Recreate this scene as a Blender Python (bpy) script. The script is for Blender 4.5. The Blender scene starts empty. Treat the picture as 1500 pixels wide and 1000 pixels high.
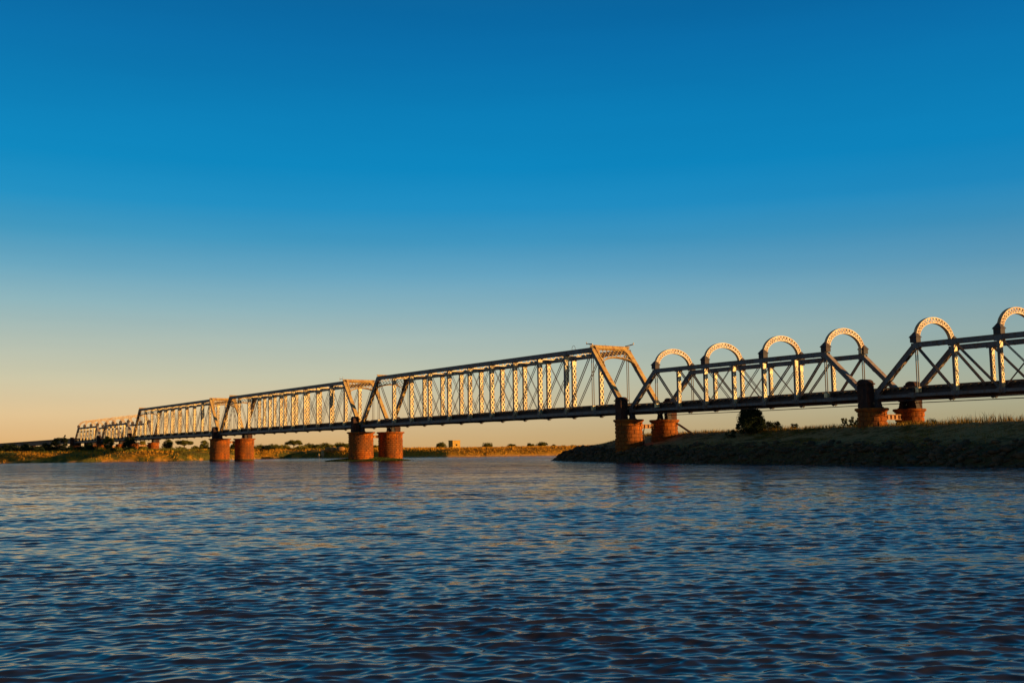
import bpy, math, random
import numpy as np
from mathutils import Vector, Matrix, Euler
from math import sin, cos, pi, radians, sqrt, atan2

random.seed(7)
RNG = np.random.default_rng(11)
scene = bpy.context.scene
COL = scene.collection

# ------------------------------------------------------------------ camera
FPX, PITCH, ROLL = 1566.06, 0.1012, -0.0130
CAM_H = 1.39
cam_d = bpy.data.cameras.new('camera')
cam = bpy.data.objects.new('camera', cam_d)
COL.objects.link(cam)
cam_d.sensor_width = 36.0
cam_d.lens = FPX / 1500.0 * 36.0
cam_d.clip_start = 0.1
cam_d.clip_end = 30000
cam.matrix_world = Matrix.Translation((0, 0, CAM_H)) @ Matrix.Rotation(pi/2 + PITCH, 4, 'X') @ Matrix.Rotation(ROLL, 4, 'Z')
scene.camera = cam

def X_at(px, Y):                # world X seen at picture column px (of 1500) at depth Y
    return (px - 750.0) / FPX * Y * 1.0

# ------------------------------------------------------------------ bridge line
TH = 0.6092
P0 = Vector((12.438, 115.40, 0))
UD = Vector((-sin(TH), cos(TH), 0))
WD = Vector((cos(TH), sin(TH), 0))
W = 5.2
LL, LS, GAP = 63.1957, 30.9623, 0.34
ZB = 5.27
ZP = 4.5
def bpt(u, w, z=0.0):
    return P0 + UD * u + WD * w + Vector((0, 0, z))
BROT = TH - pi/2               # local x = -u, local y = w

# ------------------------------------------------------------------ node helpers
def mat_new(name):
    m = bpy.data.materials.new(name); m.use_nodes = True
    nt = m.node_tree
    for n in list(nt.nodes): nt.nodes.remove(n)
    out = nt.nodes.new('ShaderNodeOutputMaterial')
    b = nt.nodes.new('ShaderNodeBsdfPrincipled')
    nt.links.new(b.outputs[0], out.inputs[0])
    return m, nt, b
def N(nt, typ, **kw):
    n = nt.nodes.new(typ)
    for k, v in kw.items():
        if k.startswith('i_'):
            key = k[2:]
            key = int(key) if key.isdigit() else key
            n.inputs[key].default_value = v
        else:
            setattr(n, k, v)
    return n
def noise(nt, vec, scale, detail=4, rough=0.55, dist=0.0):
    n = N(nt, 'ShaderNodeTexNoise'); n.inputs['Scale'].default_value = scale
    n.inputs['Detail'].default_value = detail; n.inputs['Roughness'].default_value = rough
    n.inputs['Distortion'].default_value = dist
    if vec is not None: nt.links.new(vec, n.inputs['Vector'])
    return n.outputs['Fac']
def ramp(nt, fac, stops, interp='LINEAR'):
    r = nt.nodes.new('ShaderNodeValToRGB'); cr = r.color_ramp; cr.interpolation = interp
    while len(cr.elements) > 1: cr.elements.remove(cr.elements[-1])
    cr.elements[0].position = stops[0][0]; cr.elements[0].color = (*stops[0][1], 1)
    for p, c in stops[1:]:
        e = cr.elements.new(p); e.color = (*c, 1)
    nt.links.new(fac, r.inputs[0]); return r.outputs[0]
def mix(nt, fac, a, b, mode='MIX'):
    m = nt.nodes.new('ShaderNodeMix'); m.data_type = 'RGBA'; m.blend_type = mode
    for idx, v in ((0, fac), (6, a), (7, b)):
        if hasattr(v, 'is_linked') or isinstance(v, bpy.types.NodeSocket): nt.links.new(v, m.inputs[idx])
        else: m.inputs[idx].default_value = v if idx == 0 else (*v, 1)
    return m.outputs[2]
def math_n(nt, op, a, b=None, clamp=False):
    m = nt.nodes.new('ShaderNodeMath'); m.operation = op; m.use_clamp = clamp
    for i, v in enumerate((a, b)):
        if v is None: continue
        if isinstance(v, bpy.types.NodeSocket): nt.links.new(v, m.inputs[i])
        else: m.inputs[i].default_value = v
    return m.outputs[0]
def bump(nt, b, h, strength, dist):
    n = nt.nodes.new('ShaderNodeBump'); n.inputs['Strength'].default_value = strength
    n.inputs['Distance'].default_value = dist
    nt.links.new(h, n.inputs['Height']); nt.links.new(n.outputs[0], b.inputs['Normal'])
def pos(nt): return nt.nodes.new('ShaderNodeNewGeometry').outputs['Position']
def objc(nt): return nt.nodes.new('ShaderNodeTexCoord').outputs['Object']
def mapping(nt, vec, scale, rot=(0, 0, 0)):
    m = nt.nodes.new('ShaderNodeMapping'); m.inputs['Scale'].default_value = scale; m.inputs['Rotation'].default_value = rot
    nt.links.new(vec, m.inputs['Vector']); return m.outputs[0]

# ------------------------------------------------------------------ materials
def steel(name, base, rust, amount, rough=0.5, metal=0.0):
    m, nt, b = mat_new(name)
    p = pos(nt)
    n1 = noise(nt, p, 1.3, 6, 0.65); n2 = noise(nt, p, 9.0, 4, 0.6)
    st = noise(nt, mapping(nt, p, (5, 5, 0.7)), 1.0, 4, 0.6)
    base_c = ramp(nt, n2, [(0.3, tuple(c*0.72 for c in base)), (0.7, tuple(min(1, c*1.15) for c in base))])
    s = math_n(nt, 'ADD', math_n(nt, 'MULTIPLY', n1, 0.5), math_n(nt, 'MULTIPLY', st, 0.5))
    mask = ramp(nt, s, [(0.56 - amount, (0, 0, 0)), (0.66 - amount*0.5, (1, 1, 1))])
    c = mix(nt, mask, base_c, rust)
    nt.links.new(c, b.inputs['Base Color'])
    b.inputs['Roughness'].default_value = rough; b.inputs['Metallic'].default_value = metal
    bump(nt, b, n2, 0.25, 0.01)
    return m
M = {}
M['paint'] = steel('shaded_aluminium_paint', (0.11, 0.10, 0.10), (0.10, 0.052, 0.03), 0.10, 0.55, 0.0)  # aluminium paint darkened to the tone of the shaded near faces
M['paint_sunlit'] = steel('sunlit_lattice_paint', (0.82, 0.60, 0.29), (0.34, 0.17, 0.06), 0.10, 0.5, 0.0)  # same steel in its sunlit yellow, the light put into the colour
M['paint_portal'] = steel('portal_paint', (0.50, 0.30, 0.09), (0.28, 0.12, 0.04), 0.10, 0.55)
M['dark'] = steel('dark_deck_steel', (0.045, 0.038, 0.038), (0.05, 0.026, 0.016), 0.1, 0.8)
M['cap'] = steel('dark_cap_paint', (0.05, 0.04, 0.042), (0.06, 0.03, 0.02), 0.1, 0.8)
M['rail'] = steel('rail_steel', (0.16, 0.09, 0.06), (0.10, 0.04, 0.02), 0.1, 0.5, 0.5)
M['paint_end'] = steel('end_post_paint', (0.27, 0.19, 0.14), (0.16, 0.08, 0.04), 0.06, 0.55)
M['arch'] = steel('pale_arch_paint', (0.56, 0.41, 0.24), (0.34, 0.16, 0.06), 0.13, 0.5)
M['tie'] = steel('tie_bar_steel', (0.085, 0.07, 0.065), (0.08, 0.04, 0.025), 0.08, 0.6)

def wood():
    m, nt, b = mat_new('weathered_timber')
    p = pos(nt); n = noise(nt, p, 3.0, 6, 0.7)
    nt.links.new(ramp(nt, n, [(0.3, (0.03, 0.022, 0.017)), (0.7, (0.09, 0.065, 0.045))]), b.inputs['Base Color'])
    b.inputs['Roughness'].default_value = 0.9; return m
M['wood'] = wood()

def stone(name, c0, c1, dark, wet=True):
    m, nt, b = mat_new(name)
    p = pos(nt)
    n1 = noise(nt, p, 0.9, 6, 0.7); n2 = noise(nt, p, 7.0, 6, 0.7)
    stain = noise(nt, mapping(nt, p, (2.2, 2.2, 0.35)), 1.0, 5, 0.65)
    at = N(nt, 'ShaderNodeAttribute', attribute_name='block')
    base = ramp(nt, at.outputs['Fac'], [(0.0, c0), (0.5, tuple((a+b_)/2 for a, b_ in zip(c0, c1))), (1.0, c1)])
    base = mix(nt, math_n(nt, 'MULTIPLY', n2, 0.8), base, tuple(c*0.5 for c in c0))
    base = mix(nt, ramp(nt, stain, [(0.44, (0, 0, 0)), (0.60, (0.9, 0.9, 0.9))]), base, dark)
    base = mix(nt, ramp(nt, n1, [(0.47, (0, 0, 0)), (0.66, (0.85, 0.85, 0.85))]), base, dark)
    if wet:
        z = nt.nodes.new('ShaderNodeSeparateXYZ'); nt.links.new(p, z.inputs[0])
        zz = math_n(nt, 'ADD', z.outputs[2], math_n(nt, 'MULTIPLY', n2, 0.3))
        base = mix(nt, ramp(nt, zz, [(0.28, (1, 1, 1)), (0.55, (0, 0, 0))]), base, (0.06, 0.05, 0.025))
        # a brown tide band at the middle of the shafts
        zc = ramp(nt, math_n(nt, 'MULTIPLY', zz, 0.2), [(0.30, (0, 0, 0)), (0.42, (0.6, 0.6, 0.6)), (0.62, (0.5, 0.5, 0.5)), (0.74, (0, 0, 0))])
        base = mix(nt, zc, base, (0.17, 0.058, 0.016))
    nt.links.new(base, b.inputs['Base Color'])
    b.inputs['Roughness'].default_value = 0.92
    bump(nt, b, n2, 0.6, 0.04)
    return m
M['stone'] = stone('red_sandstone', (0.34, 0.075, 0.010), (0.62, 0.165, 0.020), (0.13, 0.045, 0.016))
M['stone_dark'] = stone('weathered_sandstone', (0.075, 0.035, 0.024), (0.12, 0.05, 0.03), (0.03, 0.02, 0.018), False)

def leaf(name, c0, c1, transl=0.25):
    m, nt, b = mat_new(name)
    p = pos(nt); n1 = noise(nt, p, 1.4, 3); n2 = noise(nt, p, 11.0, 2)
    f = math_n(nt, 'ADD', math_n(nt, 'MULTIPLY', n1, 0.6), math_n(nt, 'MULTIPLY', n2, 0.4))
    nt.links.new(ramp(nt, f, [(0.35, c0), (0.65, c1)]), b.inputs['Base Color'])
    b.inputs['Roughness'].default_value = 0.7
    return m
M['leaf_dark'] = leaf('dark_foliage', (0.012, 0.018, 0.007), (0.035, 0.042, 0.014))
M['leaf_olive'] = leaf('olive_foliage', (0.055, 0.052, 0.009), (0.14, 0.115, 0.015))
M['leaf_yellow'] = leaf('yellow_green_foliage', (0.12, 0.10, 0.014), (0.28, 0.20, 0.03))
M['grass_dry'] = leaf('dry_golden_grass', (0.26, 0.105, 0.008), (0.60, 0.26, 0.02))
M['grass_near'] = leaf('bank_grass_blades', (0.09, 0.046, 0.006), (0.33, 0.18, 0.02))
M['weed'] = leaf('green_water_weed', (0.03, 0.045, 0.01), (0.07, 0.08, 0.02))
M['bark'] = leaf('bark', (0.05, 0.035, 0.022), (0.10, 0.07, 0.045))
M['rock'] = leaf('dark_rubble_rock', (0.035, 0.021, 0.011), (0.12, 0.068, 0.036))
M['rock_warm'] = leaf('warm_boulder_rock', (0.22, 0.09, 0.025), (0.42, 0.19, 0.05))
M['rock_pale'] = leaf('pale_boulder_rock', (0.26, 0.16, 0.07), (0.40, 0.26, 0.12))

def plaster():
    m, nt, b = mat_new('ochre_plaster')
    p = pos(nt); n = noise(nt, p, 1.5, 5, 0.65)
    nt.links.new(ramp(nt, n, [(0.3, (0.36, 0.18, 0.04)), (0.7, (0.50, 0.28, 0.06))]), b.inputs['Base Color'])
    b.inputs['Roughness'].default_value = 0.9; return m
M['plaster'] = plaster()
def plain(name, c, r=0.8):
    m, nt, b = mat_new(name)
    p = pos(nt); n = noise(nt, p, 4, 3)
    nt.links.new(ramp(nt, n, [(0.3, tuple(x*0.7 for x in c)), (0.7, c)]), b.inputs['Base Color'])
    b.inputs['Roughness'].default_value = r; return m
M['black'] = plain('dark_opening', (0.012, 0.01, 0.01))
M['orange_steel'] = plain('rusty_beam', (0.42, 0.20, 0.09), 0.7)

# ------------------------------------------------------------------ mesh builder
class MB:
    def __init__(s): s.v = []; s.f = []; s.a = []
    def quadbox(s, c8, val=0.5):
        i = len(s.v); s.v += [tuple(c) for c in c8]
        for q in ((0,3,2,1),(4,5,6,7),(0,1,5,4),(1,2,6,5),(2,3,7,6),(3,0,4,7)):
            s.f.append(tuple(i+k for k in q)); s.a.append(val)
    def box(s, x0, x1, y0, y1, z0, z1):
        s.quadbox([(x0,y0,z0),(x1,y0,z0),(x1,y1,z0),(x0,y1,z0),(x0,y0,z1),(x1,y0,z1),(x1,y1,z1),(x0,y1,z1)])
    def bar(s, p, q, a, b, side=(0,1,0)):       # a = size along side, b = the other
        p = Vector(p); q = Vector(q); d = (q-p).normalized()
        sd = Vector(side); sd = (sd - d*sd.dot(d)).normalized(); o = d.cross(sd)
        c = []
        for e in (p, q):
            for (i, j) in ((-1,-1),(1,-1),(1,1),(-1,1)):
                c.append(e + sd*(a/2*i) + o*(b/2*j))
        s.quadbox(c)
    def tube(s, pts, rads, n=7):
        base = len(s.v); prev = None
        for k, (p, r) in enumerate(zip(pts, rads)):
            p = Vector(p)
            d = (Vector(pts[min(k+1, len(pts)-1)]) - Vector(pts[max(k-1, 0)])).normalized()
            a = d.orthogonal().normalized() if prev is None else (prev - d*prev.dot(d)).normalized()
            prev = a; b = d.cross(a)
            for i in range(n):
                t = 2*pi*i/n
                s.v.append(tuple(p + a*(r*cos(t)) + b*(r*sin(t))))
        for k in range(len(pts)-1):
            for i in range(n):
                j = (i+1) % n
                s.f.append((base+k*n+i, base+k*n+j, base+(k+1)*n+j, base+(k+1)*n+i)); s.a.append(.5)
        s.f.append(tuple(base+i for i in reversed(range(n)))); s.a.append(.5)
        s.f.append(tuple(base+(len(pts)-1)*n+i for i in range(n))); s.a.append(.5)
    def data(s, name, mat, attr=False):
        me = bpy.data.meshes.new(name); me.from_pydata(s.v, [], s.f)
        me.materials.append(mat); me.update()
        if attr:
            at = me.attributes.new('block', 'FLOAT', 'FACE'); at.data.foreach_set('value', s.a)
        return me
    def obj(s, name, mat, parent=None, attr=False):
        return link(name, s.data(name, mat, attr), parent)

def link(name, me, parent=None, loc=None, scale=None):
    o = bpy.data.objects.new(name, me); COL.objects.link(o)
    if parent is not None: o.parent = parent
    if loc is not None: o.location = loc
    if scale is not None: o.scale = scale
    return o
def empty(name, loc, rz=0):
    o = bpy.data.objects.new(name, None); COL.objects.link(o); o.location = loc; o.rotation_euler = (0, 0, rz)
    o.empty_display_size = 0.5
    return o
def tag(o, label=None, cat=None, group=None, kind=None):
    if label: o['label'] = label
    if cat: o['category'] = cat
    if group: o['group'] = group
    if kind: o['kind'] = kind
    return o
def copy_tree(o, parent=None):
    c = o.copy(); COL.objects.link(c)
    if parent is not None:
        c.parent = parent; c.matrix_parent_inverse = o.matrix_parent_inverse.copy()
    for ch in KIDS.get(o.name, []): copy_tree(ch, c)
    return c
KIDS = {}
def index_kids():
    KIDS.clear()
    for o in bpy.data.objects:
        if o.parent: KIDS.setdefault(o.parent.name, []).append(o)

def np_mesh(name, verts, faces, mat, smooth=False):
    me = bpy.data.meshes.new(name)
    n = len(verts); k = faces.shape[1]; m = len(faces)
    me.vertices.add(n); me.vertices.foreach_set('co', np.ascontiguousarray(verts, dtype=np.float32).ravel())
    me.loops.add(m*k); me.loops.foreach_set('vertex_index', np.ascontiguousarray(faces, dtype=np.int32).ravel())
    me.polygons.add(m); me.polygons.foreach_set('loop_start', np.arange(0, m*k, k, dtype=np.int32))
    me.polygons.foreach_set('loop_total', np.full(m, k, dtype=np.int32))
    if smooth: me.polygons.foreach_set('use_smooth', np.ones(m, dtype=bool))
    me.materials.append(mat); me.update(calc_edges=True); me.validate()
    return me

# ------------------------------------------------------------------ truss spans
def lattice_post(H, wy, dx, z0, pitch=0.52, barw=0.17):
    mb = MB()
    for s in (-1, 1):
        yc = s*(wy/2 - 0.045)
        mb.box(-dx/2, dx/2, yc-0.045, yc+0.045, z0, H)
    yi = wy/2 - 0.07
    za, zb = z0 + 0.75, H - 0.75
    for fx in (-1, 1):
        x = fx*(dx/2 + 0.006)
        # batten plates top and bottom
        mb.box(x-0.005, x+0.005, -wy/2+0.004, wy/2-0.004, z0+0.05, za)
        mb.box(x-0.005, x+0.005, -wy/2+0.004, wy/2-0.004, zb, H-0.05)
        n = max(2, round((zb-za)/pitch)); h = (zb-za)/n
        for i in range(n):
            a = za + i*h
            mb.bar((x+fx*0.004, -yi, a), (x+fx*0.004, yi, a+h), 0.012, barw, (1, 0, 0))
            mb.bar((x+fx*0.013, yi, a), (x+fx*0.013, -yi, a+h), 0.010, barw, (1, 0, 0))
    me = mb.data('lattice_post', M['paint_sunlit']); me.materials.append(M['paint'])
    for k in range(12): me.polygons[k].material_index = 1  # side channels get the shaded copy, the lacing keeps the sunlit one
    return me

def tie_pair(dx, zt, zb_, t, sep):
    mb = MB()
    for s in (-1, 1):
        mb.bar((0, s*sep, zt), (dx, s*sep, zb_), 0.035, t)
    mb.bar((0, -sep-.05, zt), (0, sep+.05, zt), 0.12, 0.12, (1, 0, 0))
    mb.bar((dx, -sep-.05, zb_), (dx, sep+.05, zb_), 0.12, 0.12, (1, 0, 0))
    return mb.data('tie_bar', M['tie'])

def make_span(kind):
    big = kind == 'large'
    length = (LL if big else LS) - 2*GAP
    NP = 12 if big else 8
    H = 7.51 if big else 4.36
    p = length/NP
    e = 0.36 if big else 0.42          # the end panels are a little longer
    nx = lambda i: p+e if i == 1 else (length-p-e if i == NP-1 else i*p)
    root = empty('bridge_span', (0, 0, 0))
    ct = 0.50 if big else 0.40
    cw = 0.46 if big else 0.40
    bt = 0.36 if big else 0.24
    post_w = 0.60 if big else 0.44
    post_d = 0.26 if big else 0.22
    # shared meshes -------------------------------------------------
    mb = MB()
    mb.box(p+e-0.12, length-p-e+0.12, -cw/2, cw/2, H-ct, H-0.03)
    mb.box(p+e-0.16, length-p-e+0.16, -cw/2-0.06, cw/2+0.06, H-0.03, H)           # cover plate lip
    for i in range(1, NP):
        x = nx(i)
        for s in (-1, 1):
            mb.box(x-0.34, x+0.34, s*(cw/2+0.012)-0.012, s*(cw/2+0.012)+0.012, H-ct-0.10, H-0.06)   # gussets
            if i < NP-1:
                mb.box(x+p*.5-0.09, x+p*.5+0.09, s*(cw/2+0.008)-0.008, s*(cw/2+0.008)+0.008, H-ct-0.01, H-0.05)
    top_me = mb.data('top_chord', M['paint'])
    mb = MB()
    if big:
        mb.box(0.05, length-0.05, -0.21, -0.15, 0, bt); mb.box(0.05, length-0.05, 0.15, 0.21, 0, bt)
        k = 0.3
        while k < length-0.3:
            mb.box(k, k+0.14, -0.149, 0.149, 0.02, 0.035); mb.box(k, k+0.14, -0.149, 0.149, bt-0.035, bt-0.02); k += 0.6
    else:
        mb.box(0.05, length-0.05, -0.17, -0.12, 0, bt); mb.box(0.05, length-0.05, 0.12, 0.17, 0, bt)
    for i in range(0, NP+1):
        x = min(max(i*p, 0.35), length-0.35)
        for s in (-1, 1):
            yo = 0.225 if big else 0.185
            mb.box(x-0.36, x+0.36, s*yo-0.012, s*yo+0.012, -0.03, bt+0.10)
            mb.box(x-0.13, x+0.13, s*(yo+0.03)-0.017, s*(yo+0.03)+0.017, 0.08, 0.3)      # pin cap
    bot_me = mb.data('bottom_chord', M['paint'])
    # end post: two side plates, cover plate outside, lacing under
    def endpost(sign):
        mb = MB()
        a = Vector((0.12, 0, 0.22)); b = Vector((p+e, 0, H-0.22))
        if sign < 0:
            a.x, b.x = -a.x, -b.x
        d = (b-a).normalized(); up = Vector((-d.z*1, 0, d.x)) if sign > 0 else Vector((d.z, 0, -d.x))   # outward
        if up.z < 0: up = -up
        dep = 0.44 if big else 0.38
        for s in (-1, 1):
            mb.bar(a + Vector((0, s*(cw/2-0.02), 0)), b + Vector((0, s*(cw/2-0.02), 0)), 0.05, dep)
        mb.bar(a + up*(dep/2+0.012), b + up*(dep/2+0.012), cw+0.12, 0.024)
        n = 14 if big else 9
        for i in range(n):
            q = a.lerp(b, i/n) - up*(dep/2+0.008); r = a.lerp(b, (i+1)/n) - up*(dep/2+0.008)
            s = 1 if i % 2 else -1
            mb.bar(q + Vector((0, s*(cw/2-.05), 0)), r + Vector((0, -s*(cw/2-.05), 0)), 0.09, 0.012, (0, 1, 0.001))
        for f in (0.02, 0.35, 0.66):
            q = a.lerp(b, f) - up*(dep/2+0.022); r = a.lerp(b, f+0.05) - up*(dep/2+0.022)
            mb.bar(q, r, cw, 0.012)
        nside = 12
        def fin(me):
            me.materials.append(M['paint'])  # side plates take the shaded copy, shade painted darker than the cover plate
            for k in range(nside): me.polygons[k].material_index = 1
            return me
        return fin(mb.data('end_post', M['paint_portal'] if big else M['paint_end']))
    ep_l, ep_r = endpost(1), endpost(-1)
    post_me = lattice_post(H-ct+0.1, post_w, post_d, 0.10, 0.66 if big else 0.54, 0.125 if big else 0.10)
    mb = MB()
    for s in (-1, 1):
        mb.box(-0.035, 0.035, s*0.13-0.03, s*0.13+0.03, 0.2, H-ct-0.05)
    mb.box(-0.16, 0.16, -0.20, 0.20, bt+0.1, bt+0.5 + (0.1 if big else 0))
    hang_me = mb.data('hanger', M['paint_sunlit']); hang_me.materials.append(M['tie'])
    for k in range(12): hang_me.polygons[k].material_index = 1
    zt, zb_ = H-ct*0.6, bt*0.5
    thick = {1: 0.14, 2: 0.12, 3: 0.10, 4: 0.09, 5: 0.07} if big else {1: 0.17, 2: 0.14, 3: 0.08}
    tie = {}
    for k, t in thick.items():
        q = p-e if k == 1 else p
        tie[(k, 1)] = tie_pair(q, zt, zb_, t*0.8, 0.12)
        tie[(k, -1)] = tie_pair(-q, zt, zb_, t*0.8, 0.12)
    ctr = {1: tie_pair(p, zt, zb_, 0.045, 0.06), -1: tie_pair(-p, zt, zb_, 0.045, 0.06)}
    # the two trusses ----------------------------------------------
    for y0 in (0.0, W):
        tr = empty('truss', (0, y0, 0)); tr.parent = root
        link('top_chord', top_me, tr); link('bottom_chord', bot_me, tr)
        link('end_post', ep_l, tr); link('end_post', ep_r, tr, (length, 0, 0))
        for i in (1, NP-1): link('hanger', hang_me, tr, (nx(i), 0, 0))
        for i in range(2, NP-1): link('lattice_post', post_me, tr, (i*p, 0, 0))
        half = NP//2
        for i in range(1, half):
            link('tie_bar', tie[(min(i, max(thick)), 1)], tr, (nx(i), 0, 0))
            link('tie_bar', tie[(min(i, max(thick)), -1)], tr, (nx(NP-i), 0, 0))
        cset = ([3, 4, 5] if big else [3])
        for i in cset:   # counters rise the other way, both halves
            link('counter_tie', ctr[-1], tr, ((i+1)*p, 0, 0))
            link('counter_tie', ctr[1], tr, ((NP-i-1)*p, 0, 0))
    # deck -----------------------------------------------------------
    mb = MB()
    ds = 0.74 if big else 0.60
    for yy in (0.55, W-0.55):
        mb.box(0.1, length-0.1, yy-0.02, yy+0.02, 0.05, ds); mb.box(0.1, length-0.1, yy-0.11, yy+0.11, ds-0.04, ds-0.02)
    for yy in (1.85, W-1.85):
        mb.box(0.1, length-0.1, yy-0.15, yy+0.15, 0.12, ds-0.01)
    for i in range(0, NP+1):
        x = min(max(i*p, 0.3), length-0.3)
        mb.box(x-0.14, x+0.14, -0.10, W+0.10, -0.07, -0.055)
        mb.box(x-0.02, x+0.02, -0.08, W+0.08, -0.055, 0.55)
        mb.box(x-0.14, x+0.14, 0.25, W-0.25, 0.551, 0.566)
        for yy in (0.0, W):                                     # hanging floor beam ends with bolts
            for dx in (-0.13, 0.13):
                mb.box(x+dx-0.07, x+dx+0.07, yy-0.16, yy+0.16, -0.15, -0.071)
                mb.box(x+dx-0.03, x+dx+0.03, yy-0.05, yy+0.05, -0.21, -0.151)
    for i in range(NP):                                         # bottom laterals
        x0, x1 = i*p+0.2, (i+1)*p-0.2
        mb.bar((x0, 0.3, 0.0), (x1, W-0.3, 0.0), 0.09, 0.012, (0, 1, 0)); mb.bar((x0, W-0.3, -0.02), (x1, 0.3, -0.02), 0.09, 0.012, (0, 1, 0))
    deck = mb.obj('deck', M['dark'], root)
    mb = MB(); k = 0.2; rr = random.Random(3)
    while k < length-0.3:
        j = rr.uniform(-0.12, 0.12)
        mb.box(k, k+0.24, 0.30+j, W-0.30+j, ds+0.001, ds+0.16+rr.uniform(0, .05)); k += 0.62
    mb.obj('sleepers', M['wood'], deck)
    for yy in (1.85-0.3, W-1.85+0.3):
        mb = MB(); mb.box(0.05, length-0.05, yy-0.035, yy+0.035, ds+0.22, ds+0.36); mb.box(0.05, length-0.05, yy-0.07, yy+0.07, ds+0.205, ds+0.219)
        mb.obj('rail', M['rail'], deck)
    if big:
        # top struts and laterals
        mb = MB()
        for s in (-1, 1):
            mb.box(-0.09, 0.09, 0.24, W-0.24, H-0.16+(s*0.0) if s > 0 else H-ct-0.10, H-0.06 if s > 0 else H-ct-0.02)
        for i in range(8):
            y0 = 0.3+i*(W-0.6)/8; y1 = y0+(W-0.6)/8
            a, b = (H-ct-0.06, H-0.1) if i % 2 else (H-0.1, H-ct-0.06)
            mb.bar((0, y0, a), (0, y1, b), 0.02, 0.07, (1, 0, 0))
        strut = mb.data('top_strut', M['paint_sunlit'])
        for i in range(2, NP-1): link('top_strut', strut, root, (i*p, 0, 0))
        mb = MB()
        for i in range(1, NP-1):
            mb.bar((i*p+.2, 0.25, H-0.30), ((i+1)*p-.2, W-0.25, H-0.30), 0.07, 0.03, (0, 1, 0))
            mb.bar((i*p+.2, W-0.25, H-0.34), ((i+1)*p-.2, 0.25, H-0.34), 0.07, 0.03, (0, 1, 0))
        mb.obj('top_lateral_bracing', M['paint'], root)
        # portals, in the plane of the end posts
        def portal(sign):
            mb = MB()
            a = Vector((0.12, 0, 0.22)); b = Vector((p+e, 0, H-0.22))
            d = (a-b).normalized()                     # pointing down the post
            o = Vector((-abs(d.z), 0, abs(d.x)))       # outward
            org = b + Vector((0, 0, 0.20))
            def P(y, s, off=0.0):
                v = org + d*s + o*(0.10+off)
                v = Vector((v.x if sign > 0 else -v.x, y, v.z)); return v
            nrm = Vector((o.x if sign > 0 else -o.x, 0, o.z))
            yi0, yi1 = 0.26, W-0.26
            mb.bar(P(yi0, 0.05), P(yi1, 0.05), 0.34, 0.40, nrm)        # top strut
            mb.bar(P(-0.25, -0.12), P(W+0.25, -0.12), 0.50, 0.04, nrm)
            hw = (yi1-yi0)/2; yc = W/2
            def sa(y):                                  # lower arch line
                t = (y-yc)/hw
                return 1.45 + 1.25*(1-sqrt(max(0, 1-(abs(t)*0.985)**2)))**1.0
            n = 26; prev = None
            for i in range(n+1):
                y = yi0 + (yi1-yi0)*i/n; c = P(y, sa(y))
                if prev is not None: mb.bar(prev, c, 0.26, 0.085, nrm)
                prev = c
            s0 = 0.26
            def clip(y0, slope):
                # line y = y0 + slope*(s - s0)
                run = None; K = 60
                for k in range(K+1):
                    s = s0 + k*(2.6)/K; y = y0 + slope*(s-s0)
                    ok = yi0+0.02 <= y <= yi1-0.02 and s <= sa(y)+0.01
                    if ok and run is None: run = (y, s)
                    if not ok and run is not None:
                        yield run, last; run = None
                    last = (y, s)
                if run is not None: yield run, last
            for sl, off in ((0.95, 0.03), (-0.95, -0.03)):
                y0 = -3.0
                while y0 < W+3:
                    for (ya, s_a), (yb, s_b) in clip(y0, sl):
                        if s_b - s_a > 0.12: mb.bar(P(ya, s_a, off), P(yb, s_b, off), 0.02, 0.075, nrm)
                    y0 += 0.56
            # corner gussets
            for sg, ye in ((1, yi0), (-1, yi1)):
                i0 = len(mb.v)
                for off in (0.0, 0.05):
                    for (yy, ss) in ((0, 0.2), (0.52, 0.2), (0.20, 1.1), (0.12, 2.4), (0, 3.0)):
                        mb.v.append(tuple(P(ye+sg*yy, ss, off+0.03)))
                mb.f += [(i0, i0+1, i0+2, i0+3, i0+4), (i0+9, i0+8, i0+7, i0+6, i0+5)]; mb.a += [.5, .5]
                for k in range(5):
                    j = (k+1) % 5
                    mb.f.append((i0+k, i0+5+k, i0+5+j, i0+j)); mb.a.append(.5)
            return mb.data('portal_frame', M['paint_portal'])
        link('portal_frame', portal(1), root); link('portal_frame', portal(-1), root, (length, 0, 0))
    else:
        # semicircular braces over the track at nodes 1, 3, 5, 7
        def arch():
            mb = MB(); A_, B_, T, D = 2.66, 1.84, 0.50, 0.30; yc, zc = W/2, H+0.38; n = 44
            def pt(o, t):              # o = offset inwards from the outer edge
                if t < 0 or t > pi:
                    dz = t if t < 0 else pi-t
                    return Vector((0, yc - (A_-o)*(1 if t < 0 else -1), zc + dz))
                return Vector((0, yc - (A_-o)*cos(t), zc + (B_-o)*sin(t)))
            ts = [-0.36, -0.18] + [pi*i/n for i in range(n+1)] + [pi+0.18, pi+0.36]
            for o in (0.02, T-0.02):
                for t0, t1 in zip(ts[:-1], ts[1:]): mb.bar(pt(o, t0), pt(o, t1), D, 0.04, (1, 0, 0))
            m = 38
            for sx in (-1, 1):
                x = Vector((sx*(D/2-0.025), 0, 0))
                for i in range(m):
                    t0 = pi*i/m; t1 = pi*(i+1)/m
                    ra, rb = (0.05, T-0.05) if i % 2 else (T-0.05, 0.05)
                    mb.bar(pt(ra, t0)+x, pt(rb, t1)+x, 0.02, 0.085, (1, 0, 0))
                for o in (0.06, T-0.06):        # angle legs of the flanges
                    for t0, t1 in zip(ts[:-1], ts[1:]): mb.bar(pt(o, t0)+x*1.1, pt(o, t1)+x*1.1, 0.014, 0.07, (1, 0, 0))
            # flanges, angle legs and lacing share one material
            return mb.data('arch', M['arch'])
        am = arch()
        mb = MB()
        c, hh, rf = 0.30, 0.40, 0.86
        mb.box(-c, c, -c, c, 0.001, hh)
        e = c+0.06; i0 = len(mb.v)
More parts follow.
